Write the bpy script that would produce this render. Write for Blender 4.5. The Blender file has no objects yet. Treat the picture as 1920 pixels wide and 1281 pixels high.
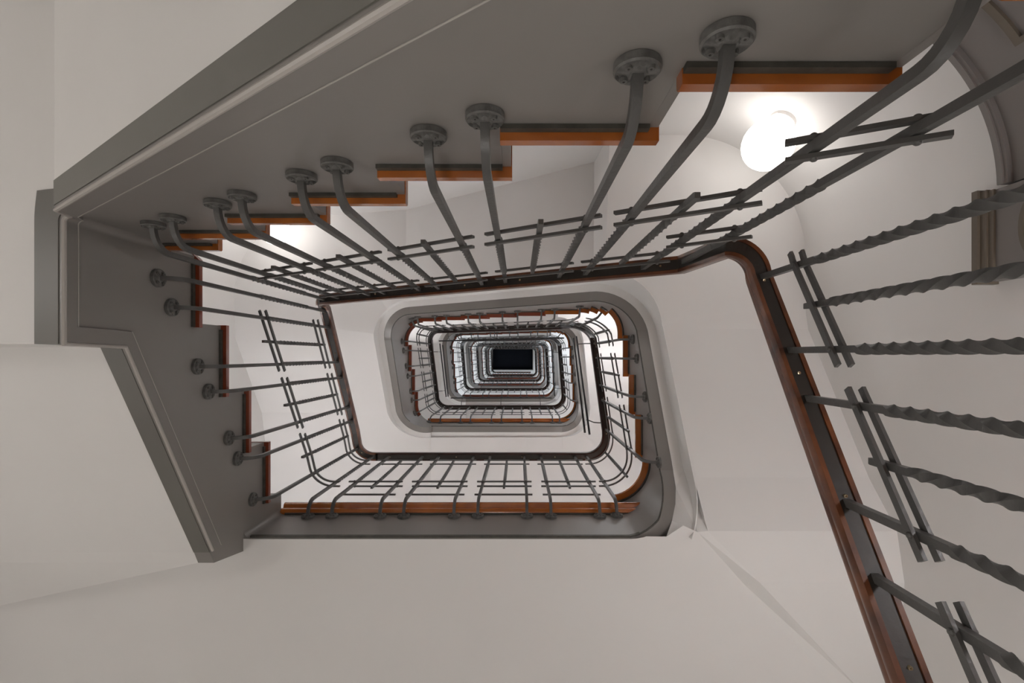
import bpy, math
from mathutils import Vector
sc = bpy.context.scene
COL = sc.collection
# ---------------------------------------------------------------- camera, world, exposure
FOC = 900.0                      # focal length in pixels of the 1920x1281 frame
VPX, VPY = 972.0, 667.0          # zenith in the picture
cam = bpy.data.cameras.new('camera'); camo = bpy.data.objects.new('camera', cam); COL.objects.link(camo)
camo.location = (0, 0, 0); camo.rotation_euler = (math.pi, 0, 0)
cam.sensor_fit = 'HORIZONTAL'; cam.sensor_width = 36.0; cam.lens = FOC*36.0/1920.0
cam.shift_x = (960-VPX)/1920.0; cam.shift_y = (VPY-640.5)/1920.0
cam.clip_start = 0.01; cam.clip_end = 100
sc.camera = camo
w = bpy.data.worlds.new('night'); sc.world = w; w.use_nodes = True
w.node_tree.nodes['Background'].inputs[0].default_value = (0.012, 0.018, 0.035, 1)
w.node_tree.nodes['Background'].inputs[1].default_value = 0.05
sc.view_settings.view_transform = 'Standard'; sc.view_settings.look = 'None'
sc.view_settings.gamma = 1.0; sc.view_settings.use_curve_mapping = False
sc.view_settings.exposure = 0.52
GLOBE = 2.7                      # radiance of the wall globes in view
GLOBE2 = 3.4
LAND = 38.0  # ... of the added unseen first landing fill globes
HALL = 15.0                      # ... of the added ground floor fill glow
UPPER = 30.0                     # ... of added unseen fill globes, mainly on the middle storeys
COOL = 34.0                      # ... of the added unseen cooler globes on the top storeys

# ---------------------------------------------------------------- materials
def mat(name, col, rough=.5, spec=.5, noise=None, bump=0, bscale=30, col2=None, metal=0, coat=0):
    m = bpy.data.materials.new(name); m.use_nodes = True
    nt = m.node_tree; b = nt.nodes['Principled BSDF']
    b.inputs['Base Color'].default_value = (*col, 1); b.inputs['Roughness'].default_value = rough
    b.inputs['Specular IOR Level'].default_value = spec; b.inputs['Metallic'].default_value = metal
    b.inputs['Coat Weight'].default_value = coat; b.inputs['Coat Roughness'].default_value = .12
    tc = nt.nodes.new('ShaderNodeTexCoord')
    if noise:
        n = nt.nodes.new('ShaderNodeTexNoise'); n.inputs['Scale'].default_value = noise[0]; n.inputs['Detail'].default_value = 6
        mp = nt.nodes.new('ShaderNodeMapping'); mp.inputs['Scale'].default_value = noise[2] if len(noise) > 2 else (1, 1, 1)
        nt.links.new(tc.outputs['Object'], mp.inputs[0]); nt.links.new(mp.outputs[0], n.inputs['Vector'])
        r = nt.nodes.new('ShaderNodeMapRange'); r.inputs[1].default_value = .5-noise[1]; r.inputs[2].default_value = .5+noise[1]
        nt.links.new(n.outputs[0], r.inputs[0])
        mx = nt.nodes.new('ShaderNodeMix'); mx.data_type = 'RGBA'
        mx.inputs[6].default_value = (*col, 1); mx.inputs[7].default_value = (*(col2 or col), 1)
        nt.links.new(r.outputs[0], mx.inputs[0]); nt.links.new(mx.outputs[2], b.inputs['Base Color'])
    if bump:
        n2 = nt.nodes.new('ShaderNodeTexNoise'); n2.inputs['Scale'].default_value = bscale; n2.inputs['Detail'].default_value = 4
        nt.links.new(tc.outputs['Object'], n2.inputs['Vector'])
        bp = nt.nodes.new('ShaderNodeBump'); bp.inputs['Strength'].default_value = bump; bp.inputs['Distance'].default_value = .004
        nt.links.new(n2.outputs[0], bp.inputs['Height']); nt.links.new(bp.outputs[0], b.inputs['Normal'])
    return m
M = {}
M['plaster'] = mat('plaster_white', (.79, .775, .755), .6, .2, (1.3, .25), .12, 25, (.76, .74, .722))
M['rim'] = mat('plaster_rim', (.80, .785, .765), .45, .35, None, .08, 25)
M['grey'] = mat('grey_gloss_paint', (.225, .208, .193), .36, .5, (2.2, .2), .10, 14, (.215, .20, .187))
M['greyl'] = mat('grey_edge_highlight', (.42, .39, .36), .4, .5)  # paler grey, paints the highlight along the fascia edges
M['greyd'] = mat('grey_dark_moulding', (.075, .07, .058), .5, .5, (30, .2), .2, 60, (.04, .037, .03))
M['iron'] = mat('grey_iron', (.095, .092, .087), .42, .5, (9, .25), .25, 90, (.07, .068, .064))
M['ironr'] = mat('grey_iron_rosette', (.15, .145, .137), .5, .5, (60, .2), .35, 160, (.08, .077, .07))
M['strip'] = mat('bare_iron_strip', (.035, .030, .025), .45, .4, (14, .2), .1, 60, (.022, .019, .016))
M['screw'] = mat('brass_screw', (.35, .28, .18), .35, .5, metal=.7)
M['black'] = mat('black_paint', (.018, .018, .02), .35, .5)
M['tread'] = mat('varnished_tread', (.50, .16, .025), .25, .5, (7, .28, (1, 1, 1)), .12, 30, (.30, .07, .012), coat=.5)
M['rail'] = mat('varnished_handrail', (.19, .066, .024), .3, .5, (16, .22, (1, 1, 1)), .1, 25, (.045, .015, .009), coat=.4)
M['raild'] = mat('dark_handrail', (.045, .013, .009), .35, .4, (16, .22, (1, 1, 1)), .1, 25, (.016, .007, .005), coat=.2)
M['treadr'] = mat('red_varnished_tread', (.26, .048, .014), .28, .5, (7, .28, (1, 1, 1)), .12, 30, (.17, .026, .006), coat=.5)
M['greyu'] = mat('grey_underside_shade', (.15, .143, .125), .4, .5, (2.2, .2), .08, 14, (.13, .122, .108))  # darker copy of the string grey, shade painted into the colour
M['railo'] = mat('varnished_handrail_worn', (.33, .10, .02), .2, .5, (12, .25), .1, 25, (.12, .03, .008), coat=.8)
M['doorp'] = mat('door_grey_paint', (.21, .19, .178), .4, .5, (3, .2), .06, 40, (.19, .172, .162))
M['doord'] = mat('door_brown_moulding', (.14, .115, .085), .4, .5)
M['floor'] = mat('floor_stone', (.50, .47, .43), .4, .4, (5, .3), .05, 10, (.40, .37, .34))
M['dark'] = mat('dark_glass', (.004, .005, .008), .6, .1)
M['detw'] = mat('white_plastic', (.75, .73, .71), .4, .5)
def emit(name, col, st):
    m = bpy.data.materials.new(name); m.use_nodes = True; nt = m.node_tree
    b = nt.nodes['Principled BSDF']; b.inputs['Base Color'].default_value = (.8, .8, .8, 1)
    b.inputs['Emission Color'].default_value = (*col, 1); b.inputs['Emission Strength'].default_value = st
    return m
M['globe'] = emit('lit_opal_glass', (1, .96, .92), GLOBE)
M['globeh'] = emit('fill_glow_hall', (1, .97, .93), HALL)
M['globeu'] = emit('fill_glow_middle', (.96, .97, 1), UPPER)
M['globe2'] = emit('lit_opal_glass_left', (1, .97, .94), GLOBE2)
M['globel'] = emit('fill_glow_landing', (.97, .97, 1), LAND)
M['globe_fill'] = emit('fill_glow_low', (1, .97, .94), 12.0)  # glow of fill globes added low in the hall
M['globel2'] = emit('fill_glow_dim', (1, .97, .94), 9.0)
M['globec'] = emit('fill_glow_cool', (.80, .90, 1), COOL)

# ---------------------------------------------------------------- mesh helpers
class MB:
    def __init__(s): s.v = []; s.f = []; s.m = []
    def vv(s, p): s.v.append(tuple(p)); return len(s.v)-1
    def quad(s, a, b, c, d, m=0): s.f.append((a, b, c, d)); s.m.append(m)
    def poly(s, pts, m=0):
        ids = [s.vv(p) for p in pts]; s.f.append(tuple(ids)); s.m.append(m)
    def box(s, x0, x1, y0, y1, z0, z1, m=0):
        i = [s.vv(p) for p in ((x0,y0,z0),(x1,y0,z0),(x1,y1,z0),(x0,y1,z0),(x0,y0,z1),(x1,y0,z1),(x1,y1,z1),(x0,y1,z1))]
        for q in ((0,3,2,1),(4,5,6,7),(0,1,5,4),(1,2,6,5),(2,3,7,6),(3,0,4,7)): s.quad(*[i[k] for k in q], m)
    def loft(s, rings, cap=True, m=0, closed=True):
        R = [[s.vv(p) for p in r] for r in rings]; n = len(R[0])
        for a, b in zip(R, R[1:]):
            for i in range(n if closed else n-1):
                j = (i+1) % n; s.quad(a[i], a[j], b[j], b[i], m)
        if cap and closed:
            s.f.append(tuple(reversed(R[0]))); s.m.append(m); s.f.append(tuple(R[-1])); s.m.append(m)
    def build(s, name, mats, parent=None, smooth=False):
        me = bpy.data.meshes.new(name); me.from_pydata(s.v, [], s.f)
        if not isinstance(mats, (list, tuple)): mats = [mats]
        for k in mats: me.materials.append(M[k])
        for p, k in zip(me.polygons, s.m): p.material_index = k; p.use_smooth = smooth
        import bmesh
        bm = bmesh.new(); bm.from_mesh(me); bmesh.ops.recalc_face_normals(bm, faces=bm.faces); bm.to_mesh(me); bm.free()
        if smooth: me.set_sharp_from_angle(angle=math.radians(38))
        o = bpy.data.objects.new(name, me); COL.objects.link(o)
        if parent: o.parent = parent
        return o
def tag(o, label=None, cat=None, group=None, kind=None):
    if label: o['label'] = label
    if cat: o['category'] = cat
    if group: o['group'] = group
    if kind: o['kind'] = kind
    return o
def empty(name, loc, label, cat, group=None):
    o = bpy.data.objects.new(name, None); COL.objects.link(o); o.location = loc; o.empty_display_size = .1
    return tag(o, label, cat, group)
def keep(o, root):               # child meshes are written in world coordinates
    o.parent = root; o.matrix_parent_inverse.translation = -root.location
    return o

# ---------------------------------------------------------------- plan paths round the well
XL, XR, YT, YB = -1.344, .797, -.42, .892
class Path:
    """rounded polyline; s = arc length; outward normal points away from the well"""
    def __init__(self, pts, rad):
        self.S = []; self.P = []; self.N = []; self.seg = []; self.arc = {}
        s = 0; n = len(pts); self.sq = []
        for j in range(n-1):
            a, b = Vector(pts[j]), Vector(pts[j+1]); d = (b-a).normalized(); nn = Vector((-d.y, d.x))
            r0 = rad[j-1] if j > 0 else 0; r1 = rad[j] if j < n-2 else 0
            st, en = a+d*r0, b-d*r1; L = (en-st).length
            self.seg.append((s, s+L, st, d))
            k = max(2, int(L/.12))
            for i in range(k+1): self._add(s+L*i/k, st+d*(L*i/k), nn)
            s += L
            if j < n-2:
                d2 = (Vector(pts[j+2])-b).normalized(); n2 = Vector((-d2.y, d2.x)); c = en-nn*r1
                self.arc[j] = (s, s+r1*math.pi/2)
                for i in range(1, 12):
                    t = i/12*math.pi/2; m = nn*math.cos(t)+n2*math.sin(t)
                    self._add(s+r1*t, c+m*r1, m)
                if r1 < .05: self.sq.append((s-1e-4, s+r1*math.pi/2+1e-4))
                s += r1*math.pi/2
        self.L = s
    def _add(self, s, p, n):
        if self.S and s <= self.S[-1]+1e-7: self.N[-1] = n; return
        self.S.append(s); self.P.append(p.copy()); self.N.append(n.copy())
    def at(self, seg, c):
        s0, s1, st, d = self.seg[seg]
        t = (c-st.x)/d.x if abs(d.x) > .5 else (c-st.y)/d.y
        return s0+t
    def af(self, j, f): a, b = self.arc[j]; return a+(b-a)*f
    def ev(self, s):
        S = self.S; s = min(max(s, S[0]), S[-1]); lo, hi = 0, len(S)-1
        while hi-lo > 1:
            m = (lo+hi)//2
            if S[m] <= s: lo = m
            else: hi = m
        t = (s-S[lo])/(S[hi]-S[lo]); 
        return self.P[lo].lerp(self.P[hi], t), self.N[lo].lerp(self.N[hi], t).normalized()
    def samples(self, s0, s1, extra=()):
        r = [s0]+[s for s in self.S if s0+1e-5 < s < s1-1e-5]+[e for e in extra if s0+1e-5 < e < s1-1e-5]+[s1]
        return sorted(set(r))
    def pt(self, s, off, z):
        p, n = self.ev(s)
        if off > 0 and any(a <= s <= b for a, b in self.sq): off /= max(abs(n.x), abs(n.y))
        return (p.x+n.x*off, p.y+n.y*off, z)
def prof(knots):                 # piecewise linear function
    def f(s):
        if s <= knots[0][0]: return knots[0][1]
        for (a, za), (b, zb) in zip(knots, knots[1:]):
            if s <= b: return za if b-a < 1e-9 else za+(zb-za)*(s-a)/(b-a)
        return knots[-1][1]
    f.k = [k[0] for k in knots]
    return f
def strip(mb, path, s0, s1, oa, ob, zlo, zhi, m=0):
    L = zlo if callable(zlo) else (lambda s: zlo); H = zhi if callable(zhi) else (lambda s: zhi)
    ex = getattr(L, 'k', [])+getattr(H, 'k', [])
    mb.loft([[path.pt(s, oa, L(s)), path.pt(s, ob, L(s)), path.pt(s, ob, H(s)), path.pt(s, oa, H(s))] for s in path.samples(s0, s1, ex)], True, m)
def sweep(mb, path, s0, s1, z, sec, off=0, m=0, step=None, wave=None):
    """sweep a (normal, up) section with a true 3-D frame"""
    ss = path.samples(s0, s1, getattr(z, 'k', []))
    P = [Vector(path.pt(s, off, z(s))) for s in ss]; rings = []
    for i, s in enumerate(ss):
        T = (P[min(i+1, len(P)-1)]-P[max(i-1, 0)]).normalized()
        if 0 < i < len(P)-1:
            t1 = (P[i]-P[i-1]).normalized(); t2 = (P[i+1]-P[i]).normalized(); T = (t1+t2).normalized(); mi = 1/max(.45, T.dot(t1))
        else: mi = 1
        n = path.ev(s)[1]; N = Vector((n.x, n.y, 0)); B = T.cross(N); B = B if B.z > 0 else -B; B.normalize()
        rings.append([P[i]+N*a+B*(b*mi) for a, b in sec])
    mb.loft(rings, True, m)

# ---------------------------------------------------------------- shaft outline (rounded outer wall)
WX0, WX1, WY0, WY1, WR = -2.88, 1.85, -1.42, 2.25, .80
def wall_hit(p, n):
    def inside(q):
        x, y = q
        if not (WX0 < x < WX1 and WY0 < y < WY1): return False
        if y < WY0+WR:
            if x > WX1-WR: return (x-(WX1-WR))**2+(y-(WY0+WR))**2 < WR*WR
            if x < WX0+WR: return (x-(WX0+WR))**2+(y-(WY0+WR))**2 < WR*WR
        return True
    lo, hi = 0, 6
    for _ in range(30):
        m = (lo+hi)/2
        if inside((p.x+n.x*m, p.y+n.y*m)): lo = m
        else: hi = m
    return lo
def shell(name, pts, z0, z1, th=.12):
    mb = MB(); rings = []
    for i, p in enumerate(pts):
        a = Vector(pts[max(i-1, 0)]); b = Vector(pts[min(i+1, len(pts)-1)]); d = (b-a).normalized(); n = Vector((-d.y, d.x))
        q = Vector(p)+n*th
        rings.append([(p[0], p[1], z0), (q.x, q.y, z0), (q.x, q.y, z1), (p[0], p[1], z1)])
    mb.loft(rings); return tag(mb.build(name, 'plaster', None, True), kind='structure')
ZF, ZTOP = -.41, 25.9
arc = lambda cx, cy, a0, a1: [(cx+WR*math.cos(math.radians(a0+(a1-a0)*i/14)), cy+WR*math.sin(math.radians(a0+(a1-a0)*i/14))) for i in range(15)]
shell('wall_right', [(WX1, WY1)]+arc(WX1-WR, WY0+WR, 0, -45), ZF, ZTOP)
shell('wall_back', arc(WX1-WR, WY0+WR, -45, -90)+arc(WX0+WR, WY0+WR, -90, -135), ZF, ZTOP)
shell('wall_left', arc(WX0+WR, WY0+WR, -135, -180)+[(WX0, .99), (WX0, .991)], ZF, ZTOP)
shell('wall_left', [(WX0+.0, .991), (WX0+.0, WY1)], ZF, ZTOP)
shell('wall_front', [(WX0, WY1), (WX1, WY1)], ZF, ZTOP)
mb = MB(); mb.box(WX0-.1, WX1+.1, WY0-.1, WY1+.1, ZF-.1, ZF); tag(mb.build('floor', 'floor'), kind='structure')

# ---------------------------------------------------------------- storeys
LZ = [None, 2.72, 6.40, 10.35, 14.25, 18.15, 22.05]
NST = len(LZ)-1
RI = .085                         # handrail axis inset from the string face
def mkpaths(k):
    if k == 0:
        sp = Path([(XR, .95), (XR, YT), (XL, YT), (XL, YB), (XL+.03, YB)], [.06, .026, .0299])
        rp = Path([(XR-RI, .95), (XR-RI, YT+RI), (XL+RI, YT+RI), (XL+RI, YB-RI), (XL+RI+.136, YB-RI)], [.085, .03, .12])
    else:
        rb = .03 if k == 1 else .25; r0 = .12 if k == 1 else .165; e = .25
        sp = Path([(XL+rb, YB), (XR, YB), (XR, YT), (XL, YT), (XL, YB), (XL+e, YB)], [e, e, e, e-.0001])
        rp = Path([(XL+RI+r0, YB-RI), (XR-RI, YB-RI), (XR-RI, YT+RI), (XL+RI, YT+RI), (XL+RI, YB-RI), (XL+RI+.165, YB-RI)], [.165, .165, .165, .1649])
    return sp, rp
storey = []
for k in range(NST):
    sp, rp = mkpaths(k)
    if k == 0:
        rail = prof([(rp.at(0, .95), .62), (rp.at(0, -.24), 1.405), (rp.at(1, .63), 1.46), (rp.at(1, .585), 1.76), (rp.at(1, -1.19), 2.87), (rp.at(2, -.285), 3.12), (rp.at(2, .60), 3.69), (rp.af(2, .98), 3.82), (rp.L, 3.82)])
        zb = prof([(sp.at(0, .95), ZF), (sp.at(0, .28), ZF), (sp.at(0, -.3), -.07), (sp.at(1, .60), .045), (sp.at(1, -1.30), 1.345), (sp.at(1, -1.3175), 1.405), (sp.at(2, -.034), 1.405), (sp.at(2, -.029), 1.626), (sp.at(2, .858), 2.093), (sp.at(2, .8595), 2.35), (sp.L, 2.35)])
        bt = prof([(sp.at(0, .95), ZF+.07), (sp.at(0, .28), ZF+.07), (sp.at(0, -.3), 0), (sp.at(1, .60), .115), (sp.at(1, -1.30), 1.415), (sp.at(1, -1.3175), 1.452), (sp.at(2, -.087), 1.452), (sp.at(2, -.082), 1.655), (sp.at(2, .858), 2.155), (sp.at(2, .8595), 2.36), (sp.L, 2.37)])
        tz = [-.22, -.04, .147, .331, .515]+[.70+.1837*i for i in range(7)]+[1.985, 2.169, 2.352, 2.536]
        tb = [sp.at(0, .92), sp.at(0, .64), sp.at(0, .36), sp.at(0, .08), sp.at(0, -.2)]+[sp.at(1, x) for x in (.54, .239, -.034, -.314, -.592, -.87, -1.147)]+[sp.at(2, -.394), sp.at(2, -.117), sp.at(2, .187), sp.at(2, .477), sp.at(2, .78)]
        L, H = None, None
    else:
        L = LZ[k]; H = LZ[k+1]-L; q = H/3.68
        R = lambda v: L+1.10+q*v
        rail = prof([(0, R(0)), (rp.at(0, .50), R(0)), (rp.at(1, .60), R(.07)), (rp.at(1, -.17), R(.74)), (rp.at(2, .47), R(1.72)), (rp.at(2, -1.09), R(2.66)), (rp.at(3, -.17), R(3.02)), (rp.at(3, .62), R(3.58)), (rp.L, R(3.68))])
        B = lambda v: L+q*v
        zb = prof([(0, L-.37), (sp.at(0, .545), L-.37), (sp.af(0, .45), L-.30), (sp.at(1, .642), B(-.03)), (sp.at(1, -.17), B(.50)), (sp.at(2, .547), B(.96)), (sp.at(2, -1.094), B(2.11)), (sp.at(3, -.17), B(2.34)), (sp.at(3, .64), B(2.82)), (sp.L, B(3.68)-.40)])
        bt = None
        tz = [L+q*.184*i for i in range(1, 20)]
        tb = [sp.af(0, .14), sp.at(1, .64), sp.at(1, .382), sp.at(1, .131), sp.at(1, -.146), sp.af(1, .55), sp.af(1, .70), sp.af(1, .84), sp.af(1, .985)-.0]
        tb = tb[:8]+[sp.at(2, .54)]+[sp.at(2, x) for x in (.239, -.034, -.314, -.592, -.87)]+[sp.af(2, .05), sp.af(2, .45), sp.at(3, -.11), sp.at(3, .19), sp.at(3, .49), sp.af(3, .40)]
        # 19 treads, 20 risers
    storey.append(dict(sp=sp, rp=rp, rail=rail, zb=zb, bt=bt, tz=tz, tb=tb, L=L, H=H))

SL = ['nearest and lowest turn of the grey staircase, with orange-brown treads and square left corner',
      'second turn of the staircase, rounded grey string with brown treads above first landing',
      'third turn of the staircase inside the second one, small rounded grey string with red-brown treads',
      'fourth turn of the staircase up the well, seen between the third and fifth loops',
      'fifth turn of the staircase up the well, thin grey loop near the black skylight',
      'topmost turn of the staircase, smallest loop just around the black skylight']
def tread_depth(path, s):
    p, n = path.ev(s); return min(.9, wall_hit(p, n)-.02)
for k, st in enumerate(storey):
    sp = st['sp']; zb = st['zb']; p0 = sp.ev(st['tb'][0])[0]
    root = empty('staircase', (p0.x, p0.y, st['tz'][0]-.18), SL[k], 'staircase')
    mb = MB(); tb, tz = st['tb'], st['tz']; nt = len(tz)
    for i in range(nt): strip(mb, sp, tb[i], tb[i+1], 0, .07, zb, tz[i])
    keep(mb.build('string_board', 'grey', None, True), root)
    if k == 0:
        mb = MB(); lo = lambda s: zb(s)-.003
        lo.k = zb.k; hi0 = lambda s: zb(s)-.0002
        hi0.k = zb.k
        strip(mb, sp, tb[0], sp.at(2, .857), .001, .0702, lo, hi0); keep(mb.build('underside_shade', 'greyu', None, True), root)  # thin skin with the shade under the near string painted in
    # raised lower fascia with a bead along its edge
    mb = MB(); s0, s1 = tb[0], tb[-1]
    if k == 0:
        strip(mb, sp, s0, sp.at(2, .85), -.011, -.0002, zb, st['bt'])
        be = lambda s: zb(s)+.004
        be.k = zb.k
        mb2 = MB(); sweep(mb2, sp, s0, sp.at(2, .85), be, [(.006*math.cos(t*math.pi/4), .006*math.sin(t*math.pi/4)) for t in range(8)], -.011)
        keep(mb2.build('edge_bead', 'greyl', None, True), root)
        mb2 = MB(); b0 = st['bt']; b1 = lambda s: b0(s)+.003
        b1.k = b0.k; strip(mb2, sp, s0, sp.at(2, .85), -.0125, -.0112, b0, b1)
        keep(mb2.build('highlight_line', 'greyl'), root)  # thin pale strip painted as the highlight on the fascia ledge
    else:
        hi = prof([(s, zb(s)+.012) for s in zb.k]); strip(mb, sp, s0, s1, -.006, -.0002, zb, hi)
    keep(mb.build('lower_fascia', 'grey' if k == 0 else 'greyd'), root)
    for i in range(nt):
        a, b, z = tb[i], tb[i+1], tz[i]
        mb = MB(); th = .026; ov = .024 if k == 0 else (.042 if k == 1 else .030)
        a2 = max(a-.020, 0)
        ss = sp.samples(a2, b)
        mb.loft([[sp.pt(s, -ov, z), sp.pt(s, tread_depth(sp, s), z), sp.pt(s, tread_depth(sp, s), z+th), sp.pt(s, -ov+.005, z+th), sp.pt(s, -ov, z+th*.8)] for s in ss], True, 0)
        keep(mb.build('tread', 'treadr' if (k == 0 and i > 11) or (k > 0 and i > 8) else 'tread'), root)
        mb = MB()
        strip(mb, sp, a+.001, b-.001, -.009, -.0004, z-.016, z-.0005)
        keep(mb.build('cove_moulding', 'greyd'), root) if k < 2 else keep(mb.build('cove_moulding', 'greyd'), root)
        if k < 3:
            mb = MB(); zl = tz[i-1]+.026 if i else z-.16
            d = tread_depth(sp, a)
            mb.loft([[sp.pt(s, .0, zl), sp.pt(s, d, zl), sp.pt(s, d, z-.001), sp.pt(s, .0, z-.001)] for s in (a-.018, a-.0002)], True)
            keep(mb.build('riser', 'grey'), root)

ZLA = 2.352
# landings -------------------------------------------------------
LL = [None, 'largest landing edge low in the picture, grey fascia under a glossy brown nosing',
      'second landing edge with brown nosing, framed inside the first loop',
      'third landing edge with grey fascia, inside the second loop',
      'fourth landing edge far up the stairwell', 'fifth landing edge far up the stairwell', 'sixth landing edge, highest one below the skylight']
for k in range(1, NST+1):
    L = LZ[k]
    if k < NST: sp = storey[k]['sp']; zb = storey[k]['zb']; s1 = storey[k]['tb'][0]
    else:
        sp = Path([(XL+.25, YB), (XR, YB), (XR, YT), (XL, YT), (XL, YB), (XL+.25, YB)], [.25]*3+[.2499]); s1 = sp.L; zb = prof([(0, L-.4), (sp.L, L-.4)])
    root = empty('landing', (-.3, YB, L), LL[k], 'landing')
    mb = MB(); strip(mb, sp, 0, s1, 0, .07, zb, L)
    if k < NST or True:
        pp = storey[k-1]; strip(mb, pp['sp'], pp['tb'][-1], pp['sp'].L, 0, .07, pp['zb'], L)
    if k == 1:               # the left string dies into the landing soffit
        pr_ = [(.8575, 2.092), (.915, 2.119), (.957, ZLA), (.8575, ZLA)]
        mb.loft([[(x, y, z) for y, z in pr_] for x in (XL-.07, XL-.0002)])
    keep(mb.build('fascia', 'grey', None, True), root)
    mb = MB(); zl = prof([(0, 0), (1, 0)])
    dn = (lambda s: zb(s)-.001); up = (lambda s: zb(s)+.016)
    dn.k = zb.k; up.k = zb.k
    strip(mb, sp, 0, s1, -.010, -.0002, dn, up)
    keep(mb.build('lower_bead', 'greyd'), root)
    mb = MB()
    # moulded wooden nosing: rounded bullnose over a hollow
    # its ends curve away from the well before the corners, so it reads as a long shallow boat
    xa = XL+.006 if k == 1 else XL+.135; nx = Path([(xa, YB), (XR-.092, YB)], []); s_a, s_b = 0, nx.L
    sec = [(.0, -.026), (-.016, -.025), (-.028, -.017), (-.030, -.006), (-.023, -.001), (-.026, .010), (-.044, .016), (-.050, .027), (-.050, .038), (-.043, .048), (.0, .050)]
    mb.loft([[nx.pt(s, o, L+z) for o, z in sec] for s in nx.samples(s_a, s_b)], True)
    keep(mb.build('nosing', 'tread' if k < 3 else 'treadr', None, True), root)
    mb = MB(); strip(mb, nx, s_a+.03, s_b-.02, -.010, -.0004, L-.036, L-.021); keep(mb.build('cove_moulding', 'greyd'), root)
    mb = MB(); mb.box(WX0+.02, WX1-.02, YB+.08, WY1-.02, L-.02, L+.03); keep(mb.build('floor_slab', 'floor'), root)

# ---------------------------------------------------------------- plaster soffits and rims
def soffit(k, s0, s1, off, zs, name='ceiling'):
    sp = storey[k]['sp']; mb = MB(); prev = None; M_ = 8
    for s in sp.samples(s0, s1, zs.k):
        p, n = sp.ev(s); d = wall_hit(p, n)+.04; z = zs(s)
        row = [mb.vv(sp.pt(s, off+(d-off)*i/M_, z)) for i in range(M_+1)]+[mb.vv(sp.pt(s, off+(d-off)*i/M_, z+.05)) for i in range(M_, -1, -1)]
        if prev is not None:
            for a in range(len(row)): b = (a+1) % len(row); mb.quad(prev[a], prev[b], row[b], row[a])
        prev = row
    return tag(mb.build(name, 'plaster', None, True), kind='structure')
s0 = storey[0]['sp']
soffit(0, s0.at(0, .27), s0.at(2, .86), .0701, storey[0]['zb'])
tn = 1
DZ = .155                         # the plaster hangs lower than the string and its rim
for k in range(1, NST):
    sp = storey[k]['sp']; zb = storey[k]['zb']
    a = sp.at(1, .642) if k == 1 else sp.af(0, 0)
    zr = zb(sp.at(1, -.19))-DZ
    ks = [(s, zb(s)-DZ) for s in zb.k if s < sp.at(1, -.18)]+[(sp.at(1, -.19), zr), (sp.at(2, .555), zr), (sp.at(2, .549), zb(sp.at(2, .549))-DZ)]+[(s, zb(s)-DZ) for s in zb.k if s > sp.at(2, .548)]
    zt = zb(sp.at(3, -.17))-DZ-.04
    ks = [q for q in ks if not (sp.at(2, -1.09) < q[0] < sp.at(3, -.16))]
    ks += [(sp.at(2, -1.094), zb(sp.at(2, -1.094))-DZ), (sp.af(2, .42), zt), (sp.at(3, -.205), zt)]; ks.sort()
    ks[-1] = (sp.L, LZ[k+1]-.42)
    if k > 1: ks = [(a, LZ[k]-.42)]+[q for q in ks if q[0] > sp.af(0, .3)]
    zs = prof(ks); storey[k]['zs'] = zs
    soffit(k, a, sp.L, .1335, zs)
    mb = MB(); s_ = 0 if k > 1 else sp.af(0, .55)
    lo = lambda s: zb(s)-.002; lo.k = zb.k; hi = lambda s: zb(s)+.02; hi.k = zb.k
    strip(mb, sp, s_, sp.L, .0705, .131, lo, hi)
    l2 = lambda s: min(zs(s)+.001, zb(s)-.02); l2.k = zs.k+zb.k
    strip(mb, sp, s_, sp.L, .128, .134, l2, hi)
    tag(mb.build('trim_%d' % tn, 'rim', None, True), kind='structure'); tn += 1
# first landing soffit, cut by a diagonal edge on the right
sp = storey[1]['sp']; ZL = 2.345
inner = [sp.pt(s, .004, ZL) for s in sp.samples(0, sp.af(0, .2))]+[sp.pt(sp.af(0, .4), .05, ZL), sp.pt(sp.af(0, .6), .07, ZL)]
D0, D1 = (.875, .862), (1.535, 1.603)
gx = (D1[0]-D0[0])/(D1[1]-D0[1]); D2 = (WX1+.02, D1[1]+(WX1+.02-D1[0])/gx)
outer = [(*D0, ZL), (*D1, ZL), (*D2, ZL), (WX1+.02, WY1+.02, ZL), (WX0-.02, WY1+.02, ZL), (WX0-.02, 1.30, ZL)]
mb = MB()
xs = inner+outer
ids = [mb.vv(p) for p in xs]; mb.f.append(tuple(ids+[mb.vv((XL-.07, .96, ZL)), mb.vv((XL-.001, .955, ZL)), mb.vv((XL-.001, .895, ZL))])); mb.m.append(0)
tag(mb.build('ceiling', 'plaster'), kind='structure')
mb = MB()
mb.poly([(XL-.07, .858, 2.096), (WX0-.02, .858, 2.096), (WX0-.02, .915, 2.12), (XL-.07, .915, 2.12)])
mb.poly([(XL-.07, .915, 2.12), (WX0-.02, .915, 2.12), (WX0-.02, 1.30, ZL)])
mb.poly([(XL-.07, .915, 2.12), (WX0-.02, 1.30, ZL), (XL-.07, .96, ZL)])
tag(mb.build('ceiling', 'plaster'), kind='structure')
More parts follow.
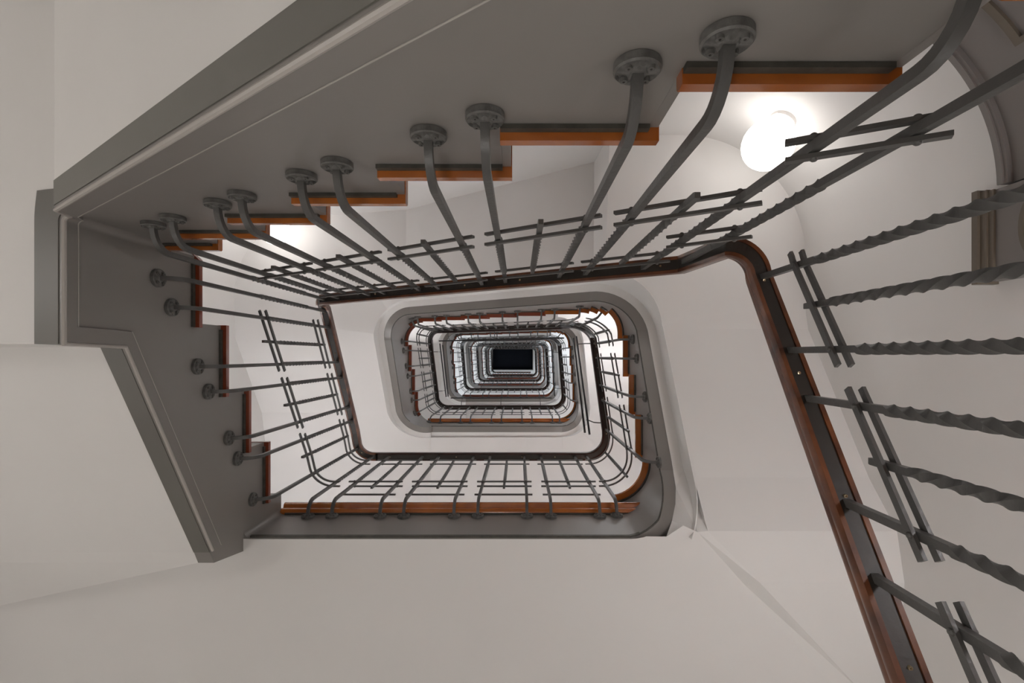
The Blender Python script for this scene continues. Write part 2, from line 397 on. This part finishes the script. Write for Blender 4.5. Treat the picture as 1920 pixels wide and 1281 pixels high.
# bevelled diagonal edge and the pieces right of it
zs = storey[1]['zs']; Z0 = zs(sp.at(1, .642)); W_ = WX1+.03
A0 = (.925, .858, 2.345); A1 = (1.158, 1.089, 2.30); A2 = (1.62, 1.59, 2.33)
mb = MB()
mb.poly([(XR+.13, .642, Z0), (W_, .642, Z0), (W_, A0[1], A0[2]), A0])
mb.poly([A0, (W_, A0[1], A0[2]), (W_, A1[1], A1[2]), A1])
mb.poly([A1, (W_, A1[1], A1[2]), (W_, 1.86, 2.34), A2])
tag(mb.build('ceiling', 'plaster'), kind='structure')
mb = MB()
mb.poly([(*D0, ZL), A0, A1, (D0[0]+.26*gx, D0[1]+.26, ZL)]); mb.poly([(D0[0]+.26*gx, D0[1]+.26, ZL), A1, A2, (*D1, ZL)]); mb.poly([(*D1, ZL), A2, (W_, 1.86, 2.34), (*D2, ZL)])
q0 = storey[1]['zb'](sp.at(1, .642))
zq = storey[1]['zb']
D0z = (*D0, ZL); R0 = (XR+.128, .642, q0-.002)
mb.poly([R0, (XR+.134, .642, Z0), A0, D0z])
ga = [sp.pt(sp.af(0, f), .069, zq(sp.af(0, f))-.002) for f in (.999, .85, .7, .55)]
mb.poly([ga[0], R0, ga[1]]); mb.poly([ga[1], R0, D0z]); mb.poly([ga[1], D0z, ga[2]]); mb.poly([ga[2], D0z, ga[3]]); mb.poly([ga[3], D0z, sp.pt(sp.af(0, .4), .05, ZL)])
tag(mb.build('trim_%d' % tn, 'rim'), kind='structure'); tn += 1
# upper landings
for k in range(2, NST+1):
    L = LZ[k]; z = L-.37
    mb = MB(); 
    a, b = (XL+.25, XR-.25) if k < NST else (WX0, WX1)
    mb.box(a, b, YB+.13, WY1+.02, L-.42, L-.37)
    tag(mb.build('ceiling', 'plaster'), kind='structure')
# roof with the black skylight
SZ = 25.5
SX0, SX1, SY0, SY1 = -1.40, .79, -.38, .775
mb = MB()
for b in ((WX0-.1, SX0, WY0-.1, WY1+.1), (SX1, WX1+.1, WY0-.1, WY1+.1), (SX0, SX1, WY0-.1, SY0), (SX0, SX1, SY1, WY1+.1)):
    mb.box(*b, SZ, SZ+.3)
tag(mb.build('ceiling', 'plaster'), kind='structure')
root = empty('window_1', (-.3, .2, SZ), None, None); root['kind'] = 'structure'
mb = MB(); t = .035
for b in ((SX0, SX1, SY0, SY0+t), (SX0, SX1, SY1-t, SY1), (SX0, SX0+t, SY0+t, SY1-t), (SX1-t, SX1, SY0+t, SY1-t)): mb.box(*b, SZ-.03, SZ+.02)
keep(mb.build('window_frame', 'grey'), root)
mb = MB(); mb.box(SX0, SX1, SY0, SY1, SZ+.25, SZ+.27); keep(mb.build('pane', 'dark'), root)

# ---------------------------------------------------------------- balusters
def baluster_mesh(depth, fine, twist=True, with_rosette=False):
    mb = MB(); h = .0078; rings = []
    def ring(c, T, N, ang, w=h):
        B = T.cross(N); r = []
        for a in (45, 135, 225, 315):
            q = math.radians(a)+ang; r.append(c+N*(w*1.414*math.cos(q))+B*(w*1.414*math.sin(q)))
        return r
    zT, zB = -.25, -.78
    T = Vector((0, 0, -1)); N = Vector((1, 0, 0))
    rings.append(ring(Vector((0, 0, .006)), T, N, 0))
    rings.append(ring(Vector((0, 0, zT)), T, N, 0))
    if twist:
        n = 112 if fine else 28; turns = 14 if fine else 7
        for i in range(1, n):
            f = i/n; z = zT+(zB-zT)*f; a = turns*math.pi/2*f
            rings.append(ring(Vector((0, 0, z)), T, N, a, h*1.16))
    rings.append(ring(Vector((0, 0, zB)), T, N, (turns if twist else 0)*math.pi/2))
    A_ = (turns if twist else 0)*math.pi/2
    R = .070; zc = -(depth-R)
    m = 8 if fine else 4
    for i in range(m+1):
        t = math.pi/2*i/m; c = Vector((R-R*math.cos(t), 0, zc-R*math.sin(t)))
        rings.append(ring(c, Vector((math.sin(t), 0, -math.cos(t))), Vector((math.cos(t), 0, math.sin(t))), A_))
    rings.append(ring(Vector((.079, 0, -depth)), Vector((1, 0, 0)), Vector((0, 0, 1)), A_))
    mb.loft(rings)
    if with_rosette:
        mb.loft([[(x, r*math.cos(2*math.pi*i/12), -depth+r*math.sin(2*math.pi*i/12)) for i in range(12)] for x, r in ((.070, .024), (.075, .033), (.0845, .033))])
    return mb
def rosette_mesh(fine):
    mb = MB(); n = 48 if fine else 20; rings = []
    pr = [(-.0185, .010), (-.0175, .0135), (-.014, .016), (-.0125, .028), (-.0145, .0315), (-.012, .034), (-.001, .034)]
    for x, r in pr:
        rg = []
        for i in range(n):
            a = 2*math.pi*i/n; xx = x
            if fine and .014 < r < .030: xx = x-.0022*math.cos(6*a)
            rg.append((xx, r*math.cos(a), r*math.sin(a)))
        rings.append(rg)
    mb.loft(rings)
    for q in range(4):
        a = math.radians(45+90*q); cy, cz = .0225*math.cos(a), .0225*math.sin(a); m = 10
        mb.loft([[(x, cy+r*math.cos(2*math.pi*i/m), cz+r*math.sin(2*math.pi*i/m)) for i in range(m)] for x, r in ((-.0185, .0030), (-.0185, .0055), (-.013, .0062))])
        mb.loft([[(x, cy+r*math.cos(2*math.pi*i/m), cz+r*math.sin(2*math.pi*i/m)) for i in range(m)] for x, r in ((-.0192, .0016), (-.0184, .0018))], m=1)
    return mb
def short_mesh(fine):
    mb = MB(); h = .0072; rings = []
    def ring(z, ang, w=h): return [(w*1.414*math.cos(math.radians(a)+ang), w*1.414*math.sin(math.radians(a)+ang), z) for a in (45, 135, 225, 315)]
    rings += [ring(-.138, 0, h*.85), ring(-.143, 0), ring(-.235, 0)]
    n, turns = (104, 13) if fine else (26, 6)
    for i in range(1, n): rings.append(ring(-.235-.50*i/n, turns*math.pi/2*i/n, h*1.16))
    A_ = turns*math.pi/2; rings += [ring(-.735, A_), ring(-.885, A_), ring(-.892, A_, h*.85)]
    mb.loft(rings); return mb
def data(mb, name, mats, smooth=True):
    o = mb.build(name, mats, None, smooth); me = o.data; bpy.data.objects.remove(o); return me
SH = {}
for fine in (True, False):
    for d in (1.33, 1.19, 1.17): SH['b', d, fine] = data(baluster_mesh(d, fine), 'baluster', 'iron', True)
    SH['r', fine] = data(rosette_mesh(fine), 'rosette', ['ironr', 'strip'])
    SH['s', fine] = data(short_mesh(fine), 'short_baluster', 'iron', True)
for d in (1.33, 1.19, 1.17): SH['far', d] = data(baluster_mesh(d, False, False, True), 'baluster', 'iron', False)
def put(me, name, loc, rz, root, parent=None):
    o = bpy.data.objects.new(name, me); COL.objects.link(o)
    if parent is None:
        o.location = Vector(loc)-root.location; o.rotation_euler = (0, 0, rz); o.parent = root
    else: o.location = loc; o.parent = parent
    return o
def bar_sec(w, h): return [(-w/2, -h/2), (w/2, -h/2), (w/2, h/2), (-w/2, h/2)]
def dome(mb, c, n, r, hgt, m=0):
    n = Vector(n).normalized(); u = n.cross(Vector((0, 0, 1))).normalized(); v = n.cross(u); c = Vector(c)
    mb.loft([[c+n*(hgt*math.sin(t))+u*(r*math.cos(t)*math.cos(2*math.pi*i/10))+v*(r*math.cos(t)*math.sin(2*math.pi*i/10)) for i in range(10)] for t in (0, .5, 1.0, 1.4)], m=m)
CL_UP, CL_LO = .185, .80
def clip(root, rp, rail, sa, sb, fulls, drop, single=False, ext=.036, name='clip_bar', rivets=True, zf=None):
    for o in ((.0165,) if single else (-.0148, .0148)):
        mb = MB(); z = zf or (lambda s: rail(s)-drop)
        if not hasattr(z, 'k'): z.k = rail.k
        a, b = max(sa-ext, 0), min(sb+ext, rp.L)
        sweep(mb, rp, a, b, z, [(-.0038, -.0075), (.0038, -.0075), (.0038, .0075), (-.0038, .0075)], o)
        if rivets:
            for s in fulls:
                p, n = rp.ev(s); sg = 1 if o > 0 else -1
                dome(mb, (p.x+n.x*(o+.0038*sg), p.y+n.y*(o+.0038*sg), z(s)), (n.x*sg, n.y*sg, 0), .0065, .005)
        keep(mb.build(name, 'iron'), root)
RL = ['nearest stair railing with large twisted iron balusters and glossy handrail sweeping down the right side',
      'second stair railing around the first landing, twisted iron balusters and thin dark handrail',
      'third stair railing, small iron balusters and black handrail inside the second loop',
      'fourth stair railing deep in the well, seen as a small bright-edged loop',
      'fifth stair railing deep in the well, tiny loop of iron bars',
      'highest stair railing, the smallest loop of iron bars round the black skylight']
nb = 0
wood_sec = [(-.030, -.002), (-.0185, -.002), (-.0175, .006), (.0175, .006), (.0185, -.002), (.030, -.002), (.0335, .010), (.0325, .020), (.029, .024), (.031, .034), (.026, .046), (.012, .053), (-.012, .053), (-.026, .046), (-.031, .034), (-.029, .024), (-.0325, .020), (-.0335, .010)]
for k, st in enumerate(storey):
    rp, rail = st['rp'], st['rail']; fine = k < 2
    p0 = rp.ev(0)[0]
    root = empty('stair_railing', (p0.x, p0.y, rail(0)), RL[k], 'railing')
    s_end = rp.L
    if k == NST-1: pass
    mb = MB(); sweep(mb, rp, 0, s_end, rail, wood_sec); keep(mb.build('handrail', 'raild' if k else 'rail', None, True), root)
    mb = MB(); sweep(mb, rp, 0, s_end, rail, [(-.0172, .0005), (.0172, .0005), (.0172, .0059), (-.0172, .0059)]); keep(mb.build('iron_strip', 'strip'), root)
    if k < 2:
        s = .12
        while s < s_end-.05:
            p, n = rp.ev(s+.0); z = rail(s); mb = MB(); c = Vector((p.x, p.y, z-.0004)); m = 10
            mb.loft([[c+Vector((r*math.cos(2*math.pi*i/m), r*math.sin(2*math.pi*i/m), dz)) for i in range(m)] for r, dz in ((.0016, .0006), (.0018, -.0008), (.0042, -.0012), (.0045, .003))])
            keep(mb.build('screw', 'screw'), root); s += .262
    # list of (s, kind, depth) and panels
    F = []; SHT = []; PN = []
    def full(s, d): F.append((s, d)); return s
    def panel(a, b, d, mid=None, da=None):
        full(a, da or d); full(b, d); m = (a+b)/2 if mid is None else mid; SHT.append(m); PN.append((min(a, b), max(a, b), [a, b]))
    if k == 0:
        A = lambda y: rp.at(0, y); T_ = lambda x: rp.at(1, x); Lf = lambda y: rp.at(2, y)
        for a, b in ((-.014, -.230), (.319, .105), (.66, .443)): panel(A(a), A(b), 1.33)
        full(A(.77), 1.33)
        full(T_(.592), 1.33)
        sA, sB = T_(.592), T_(.475)
        fz = lambda s: .712+(.772-.712)*(s-sA)/(sB-sA); fz.k = []
        clip(root, rp, rail, sA, sB, [sA, sB], 0, zf=fz)
        fz2 = lambda s: 1.315+(1.395-1.315)*(s-sA)/(sB-sA); fz2.k = []
        clip(root, rp, rail, sA, sB, [sA, sB], 0, zf=fz2)
        for a, b in ((.475, .272), (.1705, -.058), (-.169, -.3935), (-.501, -.716), (-.82, -1.041)): panel(T_(a), T_(b), 1.33)
        full(T_(-1.154), 1.33)
        full(Lf(-.288), 1.33)
        for a, b in ((-.186, .0457), (.1555, .381)): panel(Lf(a), Lf(b), 1.33)
        a, b = Lf(.491), rp.L; full(a, 1.33); F.append((Lf(.725), 1.33, (XL+RI, .725, 180))); F.append((rp.L-.03, 1.17, (-1.160, YB-RI, 90))); SHT.append(Lf(.592))
        PN.append((a, rp.L-.036, [a]))
    else:
        Ld = lambda x: rp.at(0, x); R_ = lambda y: rp.at(1, y); T_ = lambda x: rp.at(2, x); Lf = lambda y: rp.at(3, y)
        s1 = max(Ld(-1.15), .01)
        0
        for a, b in ((-1.03+.0, -.764), (-.633, -.356), (-.224, .047), (.18, .45)): 
            panel(Ld(a)+.0, Ld(b), 1.17)
            if k == 1: clip(root, rp, rail, Ld(a), Ld(b), [], .975, single=True)
        a = full(rp.seg[0][1]-.005 if False else Ld(.545), 1.17); c = full(R_(.600), 1.19); b = full(R_(.378), 1.19)
        SHT += [rp.af(0, .55), (c+b)/2]; PN.append((a, b, [a, c, b]))
        panel(R_(.2576), R_(.02), 1.19)
        a = full(R_(-.112), 1.19); b = full(rp.af(1, .62), 1.22); SHT.append(rp.af(1, .12)); PN.append((a, b, [a, b]))
        for a, b in ((.52, .325), (.209, -.008), (-.153, -.382), (-.503, -.743), (-.874, -1.08)): panel(T_(a), T_(b), 1.33)
        a = full(rp.af(2, .18), 1.33); b = full(Lf(-.165), 1.33); SHT.append(rp.af(2, .62)); PN.append((a, b, [a, b]))
        panel(Lf(-.06), Lf(.1256), 1.33); panel(Lf(.248), Lf(.44), 1.33)
        a = full(Lf(.56), 1.33); full(rp.af(3, .25), 1.33); full(rp.af(3, .78), 1.17); SHT.append((a+rp.af(3, .25))/2); PN.append((a, rp.L-.036, [a]))
    for s, d, *fx in F:
        if s < 0 or s > s_end: continue
        p, n = rp.ev(s); rz = math.atan2(n.y, n.x); z = rail(s)
        if fx: p = Vector(fx[0][:2]); rz = math.radians(fx[0][2])
        dd = min((1.33, 1.19, 1.17), key=lambda q: abs(q-d))
        if k < 3:
            o = put(SH['b', dd, fine], 'baluster', (p.x, p.y, z), rz, root)
            r = put(SH['r', fine], 'rosette', (.085, 0, -dd), 0, root, o)
        else: put(SH['far', dd], 'baluster', (p.x, p.y, z), rz, root)
        nb += 1
    for s in SHT:
        p, n = rp.ev(s); put(SH['s', fine], 'short_baluster', (p.x, p.y, rail(s)), math.atan2(n.y, n.x), root)
    for a, b, fl in PN:
        clip(root, rp, rail, a, b, fl, CL_UP, rivets=k < 2); clip(root, rp, rail, a, b, fl, CL_LO, rivets=k < 2)
print('balusters', nb)
# plain guard rail round the top landing opening
root = empty('stair_railing', (0, YB-RI, LZ[-1]), 'short straight railing on the highest landing, right below the black skylight', 'railing')
rp = Path([(XL+.25, YB-RI), (XR-.2, YB-RI)], []); rz_ = prof([(0, LZ[-1]+1.1), (rp.L, LZ[-1]+1.1)])
mb = MB(); sweep(mb, rp, 0, rp.L, rz_, wood_sec); keep(mb.build('handrail', 'rail', None, True), root)
s = .03
while s < rp.L:
    p, n = rp.ev(s); put(SH['far', 1.17], 'baluster', (p.x, p.y, LZ[-1]+1.1), math.atan2(n.y, n.x), root); s += .13

# ---------------------------------------------------------------- black safety rails above the upper handrails
def tube(mb, P, r, n=8):
    rings = []
    for i, p in enumerate(P):
        T = (Vector(P[min(i+1, len(P)-1)])-Vector(P[max(i-1, 0)])).normalized(); a = Vector((0, 0, 1)) if abs(T.z) < .9 else Vector((1, 0, 0))
        u = T.cross(a).normalized(); v = T.cross(u)
        rings.append([Vector(p)+u*(r*math.cos(2*math.pi*j/n))+v*(r*math.sin(2*math.pi*j/n)) for j in range(n)])
    mb.loft(rings)
GL = {(1, 1): 'black double safety bar beside the right handrail inside the second loop',
      (1, 2): 'black safety bar along the upper side of the second loop, thin and level with its handrail',
      (1, 3): 'black double safety bar beside the left handrail inside the second loop',
      (2, 0): 'black safety bar along the lower side of the third loop', (2, 1): 'black safety bar on the right side of the third loop',
      (2, 2): 'black safety bar on the upper side of the third loop', (2, 3): 'black safety bar on the left side of the third loop'}
def safety(k, seg, c0, c1, lab, dbl):
    st = storey[k]; rp, rail = st['rp'], st['rail']; s0, s1 = rp.at(seg, c0), rp.at(seg, c1)
    root = empty('safety_rail', rp.pt(s0, -.13, rail(s0)+.10), lab, 'safety rail')
    z0, z1 = rail(s0)+.16, rail(s1)+.16
    fz = lambda s: z0+(z1-z0)*(s-s0)/(s1-s0)
    for j, o in enumerate((-.115, -.155) if dbl else (-.13,)):
        mb = MB(); e = .0 if j else .03
        tube(mb, [rp.pt(s0-e, o, fz(s0-e)-.02*j), rp.pt(s1+e, o, fz(s1+e)-.02*j)], .009); keep(mb.build('bar', 'black'), root)
    for f in (.12, .88) if s1-s0 < 1.3 else (.1, .5, .9):
        s = s0+(s1-s0)*f; mb = MB(); z = fz(s); r = rail(s)
        tube(mb, [rp.pt(s, .0, r+.03), rp.pt(s, -.05, r+.03), rp.pt(s, -.085, r+.05), rp.pt(s, -.11, z-.03), rp.pt(s, -.125, z)], .005, 6); keep(mb.build('bracket', 'iron'), root)
safety(1, 1, .66, -.22, GL[1, 1], True)
safety(1, 2, .50, -1.10, 'black thin safety bar along the upper handrail of the second loop', False)
safety(1, 3, -.15, .64, 'pair of thin black safety bars beside the left handrail of the second loop', True)
safety(2, 0, -1.05, .50, 'black safety bar along the lower handrail of the third loop', False)
safety(2, 1, .62, -.15, 'black safety bar beside the right handrail of the third loop', False)
safety(2, 2, .50, -1.10, 'black safety bar along the upper handrail of the third loop', False)
safety(2, 3, -.15, .62, 'black safety bar beside the left handrail of the third loop', False)
safety(3, 0, -1.05, .50, 'black safety bar along the lower handrail of the fourth loop', False)

# ---------------------------------------------------------------- wall globes in view, then added unseen fill globes
def sphere(mb, c, r, n=28, m=16, f0=0, f1=1, sq=1):
    rings = []
    for i in range(m+1):
        t = math.pi*(f0+(f1-f0)*i/m); rr = max(r*math.sin(t), 1e-4)
        rings.append([(c[0]+rr*math.cos(2*math.pi*j/n), c[1]+rr*math.sin(2*math.pi*j/n), c[2]+r*math.cos(t)*sq) for j in range(n)])
    mb.loft(rings)
def globe(x, y, z, label, group=None, cool='globe', r=.137):
    p = Vector((x, y)); c = Vector((WX1-WR, WY0+WR)) if x > 0 else Vector((WX0+WR, WY0+WR))
    n = (p-c).normalized() if y < 0 else (Vector((1, 0)) if x > 0 else Vector((-1, 0)))
    d = wall_hit(p, n)
    root = empty('globe_lamp', (x, y, z), label, 'lamp', group)
    mb = MB(); sphere(mb, (x, y, z), r); keep(mb.build('globe', cool, None, True), root)
    mb = MB(); q = p+n*d; u = Vector((-n.y, n.x))
    mb.loft([[(q.x-n.x*t+u.x*rr*math.cos(2*math.pi*j/20), q.y-n.y*t+u.y*rr*math.cos(2*math.pi*j/20), z+rr*math.sin(2*math.pi*j/20)) for j in range(20)] for t, rr in ((0, .07), (.02, .07), (.03, .04), (max(.04, d-r*.95), .035))])
    keep(mb.build('wall_mount', 'detw'), root)
globe(1.378, -1.163, 2.65, 'glowing white globe lamp at upper right, larger of the two lit lamps')
globe(-2.30, -1.185, 4.53, 'glowing white globe lamp at upper left, smaller one half behind the brown tread edges', None, 'globe2')
for k in range(1, NST):  # unseen globes added to brighten the upper loops
    if k > 1: globe(1.378, -1.163, LZ[k]-.07, 'added unseen fill globe on the rounded wall corner behind the upper stair loops', 'added unseen upper globes', 'globec' if k > 2 else 'globeu')
    if k > 1: globe(-2.30, -1.185, LZ[k]+1.9, 'added unseen fill globe on the rounded wall corner behind the upper stair loops', 'added unseen upper globes', 'globec' if k > 2 else 'globeu')
globe(1.70, -.15, .40, 'added unseen fill globe on the ground floor wall below the picture edge', 'added ground floor fill globes', 'globeu')  # unseen wall globes added as fill from the ground floor
globe(-2.70, -.40, .05, 'added unseen fill globe on the ground floor wall below the picture edge', 'added ground floor fill globes', 'globe_fill')
globe(-2.70, 1.55, .10, 'added unseen fill globe on the ground floor wall below the picture edge', 'added ground floor fill globes', 'globe_fill')
globe(1.68, 1.20, .72, 'added unseen fill globe on the ground floor wall below the picture edge', 'added ground floor fill globes', 'globel2')
globe(1.45, 1.85, 3.35, 'added unseen fill globe on the first landing wall, above its soffit', 'added unseen landing globes', 'globel')  # unseen globes added above the soffits to brighten the landings
globe(-2.6, 1.85, 3.35, 'added unseen fill globe on the first landing wall, above its soffit', 'added unseen landing globes', 'globel')
globe(1.45, 1.85, 8.4, 'added unseen fill globe on the second landing wall, above its soffit', 'added unseen landing globes', 'globeu')
for z in (12.4, 16.3, 20.2, 24.0):
    globe(1.45, 1.85, z, 'added unseen fill globe on an upper landing wall, above its soffit', 'added unseen landing globes', 'globec')
    globe(-2.6, 1.4, z, 'added unseen fill globe on an upper landing wall, above its soffit', 'added unseen landing globes', 'globec')
globe(-.25, .45, -.16, 'added unseen fill globe low in the well, below the picture edge', 'added ground floor fill globes', 'globe_fill')  # added fill globe, no newel post stands here
# round detectors
def detector(x, y, z, label, r=.045):
    root = empty('smoke_detector', (x, y, z), label, 'smoke detector')
    for nm, mt, pr in (('base', 'detw', ((0, r), (-.012, r), (-.018, r*.9))), ('sensor', 'ironr', ((-.018, r*.5), (-.03, r*.48), (-.033, r*.35)))):
        mb = MB(); mb.loft([[(x+rr*math.cos(2*math.pi*j/24), y+rr*math.sin(2*math.pi*j/24), z+dz) for j in range(24)] for dz, rr in pr]); keep(mb.build(nm, mt), root)
detector(-.34, 1.43, 6.04, 'small round detector on the soffit behind the lower balusters', .06)
detector(1.42, -.92, 3.47, 'small round detector on the soffit above the corner of the handrail')

# ---------------------------------------------------------------- grey joinery on the right
cx, cy = WX1-WR, WY0+WR
def cyl(r, deg, z): return (cx+r*math.cos(math.radians(deg)), cy+r*math.sin(math.radians(deg)), z)
def cpatch(mb, r0, r1, d0, d1, z0, z1, n=10, m=0):
    mb.loft([[cyl(r0, d0+(d1-d0)*i/n, z0), cyl(r1, d0+(d1-d0)*i/n, z0), cyl(r1, d0+(d1-d0)*i/n, z1), cyl(r0, d0+(d1-d0)*i/n, z1)] for i in range(n+1)], m=m)
root = empty('door_1', cyl(.78, -30, ZF), None, None); root['kind'] = 'structure'
ztop = 1.78
mb = MB(); cpatch(mb, .755, .80, -60, -1, ZF, ztop-.0, 24); keep(mb.build('door_leaf', 'doorp', None, True), root)
mb = MB(); cpatch(mb, .735, .755, -60, -1, ztop-.030, ztop, 24); cpatch(mb, .728, .735, -60, -1, ztop-.018, ztop+.004, 24); keep(mb.build('top_rail', 'doorp', None, True), root)
for d0, d1 in ((-58, -34), (-29, -3)):
    mb = MB()
    za, zb_ = .45, ztop-.17
    for a, b, u, v in ((d0, d1, zb_-.025, zb_), (d0, d1, za, za+.025), (d0, d0+1.6, za, zb_), (d1-1.6, d1, za, zb_)): cpatch(mb, .743, .756, a, b, u, v, 10)
    keep(mb.build('panel_moulding', 'doord', None, True), root)
    mb = MB(); cpatch(mb, .748, .756, d0+5, d1-5, za+.1, zb_-.10, 10); keep(mb.build('raised_panel', 'doorp', None, True), root)
root = empty('door_2', (1.83, -.46, ZF), None, None); root['kind'] = 'structure'
y0, y1, zt = -.635, -.275, 1.85
mb = MB(); mb.box(1.79, 1.849, y0+.012, y1-.01, ZF, zt-.005); keep(mb.build('door_leaf', 'doorp'), root)
mb = MB(); mb.box(1.765, 1.848, y0, y1, zt-.004, zt+.02); mb.box(1.775, 1.79, y0+.006, y1-.006, zt-.03, zt-.004); mb.box(1.782, 1.79, y0+.01, y1-.008, zt-.05, zt-.03); keep(mb.build('cornice', 'doord'), root)
mb = MB()
pts = []
yc = (y0+y1)/2; hw = .115
out = [(yc+hw*math.cos(t*math.pi/16), zt-.20+ .06*math.sin(t*math.pi/16)) for t in range(17)]
ring_o = out+[(yc-hw, .4), (yc+hw, .4)]
ring_i = [(yc+(y-yc)*.86, z-.016 if z > 1 else z+.016) for y, z in ring_o]
o_ = [mb.vv((1.779, y, z)) for y, z in ring_o]; i_ = [mb.vv((1.779, y, z)) for y, z in ring_i]; ob = [mb.vv((1.791, y, z)) for y, z in ring_o]; ib = [mb.vv((1.791, y, z)) for y, z in ring_i]
n = len(o_)
for a in range(n):
    b = (a+1) % n; mb.quad(o_[a], o_[b], i_[b], i_[a]); mb.quad(o_[a], o_[b], ob[b], ob[a]); mb.quad(i_[a], i_[b], ib[b], ib[a])
keep(mb.build('panel_moulding', 'doord'), root)
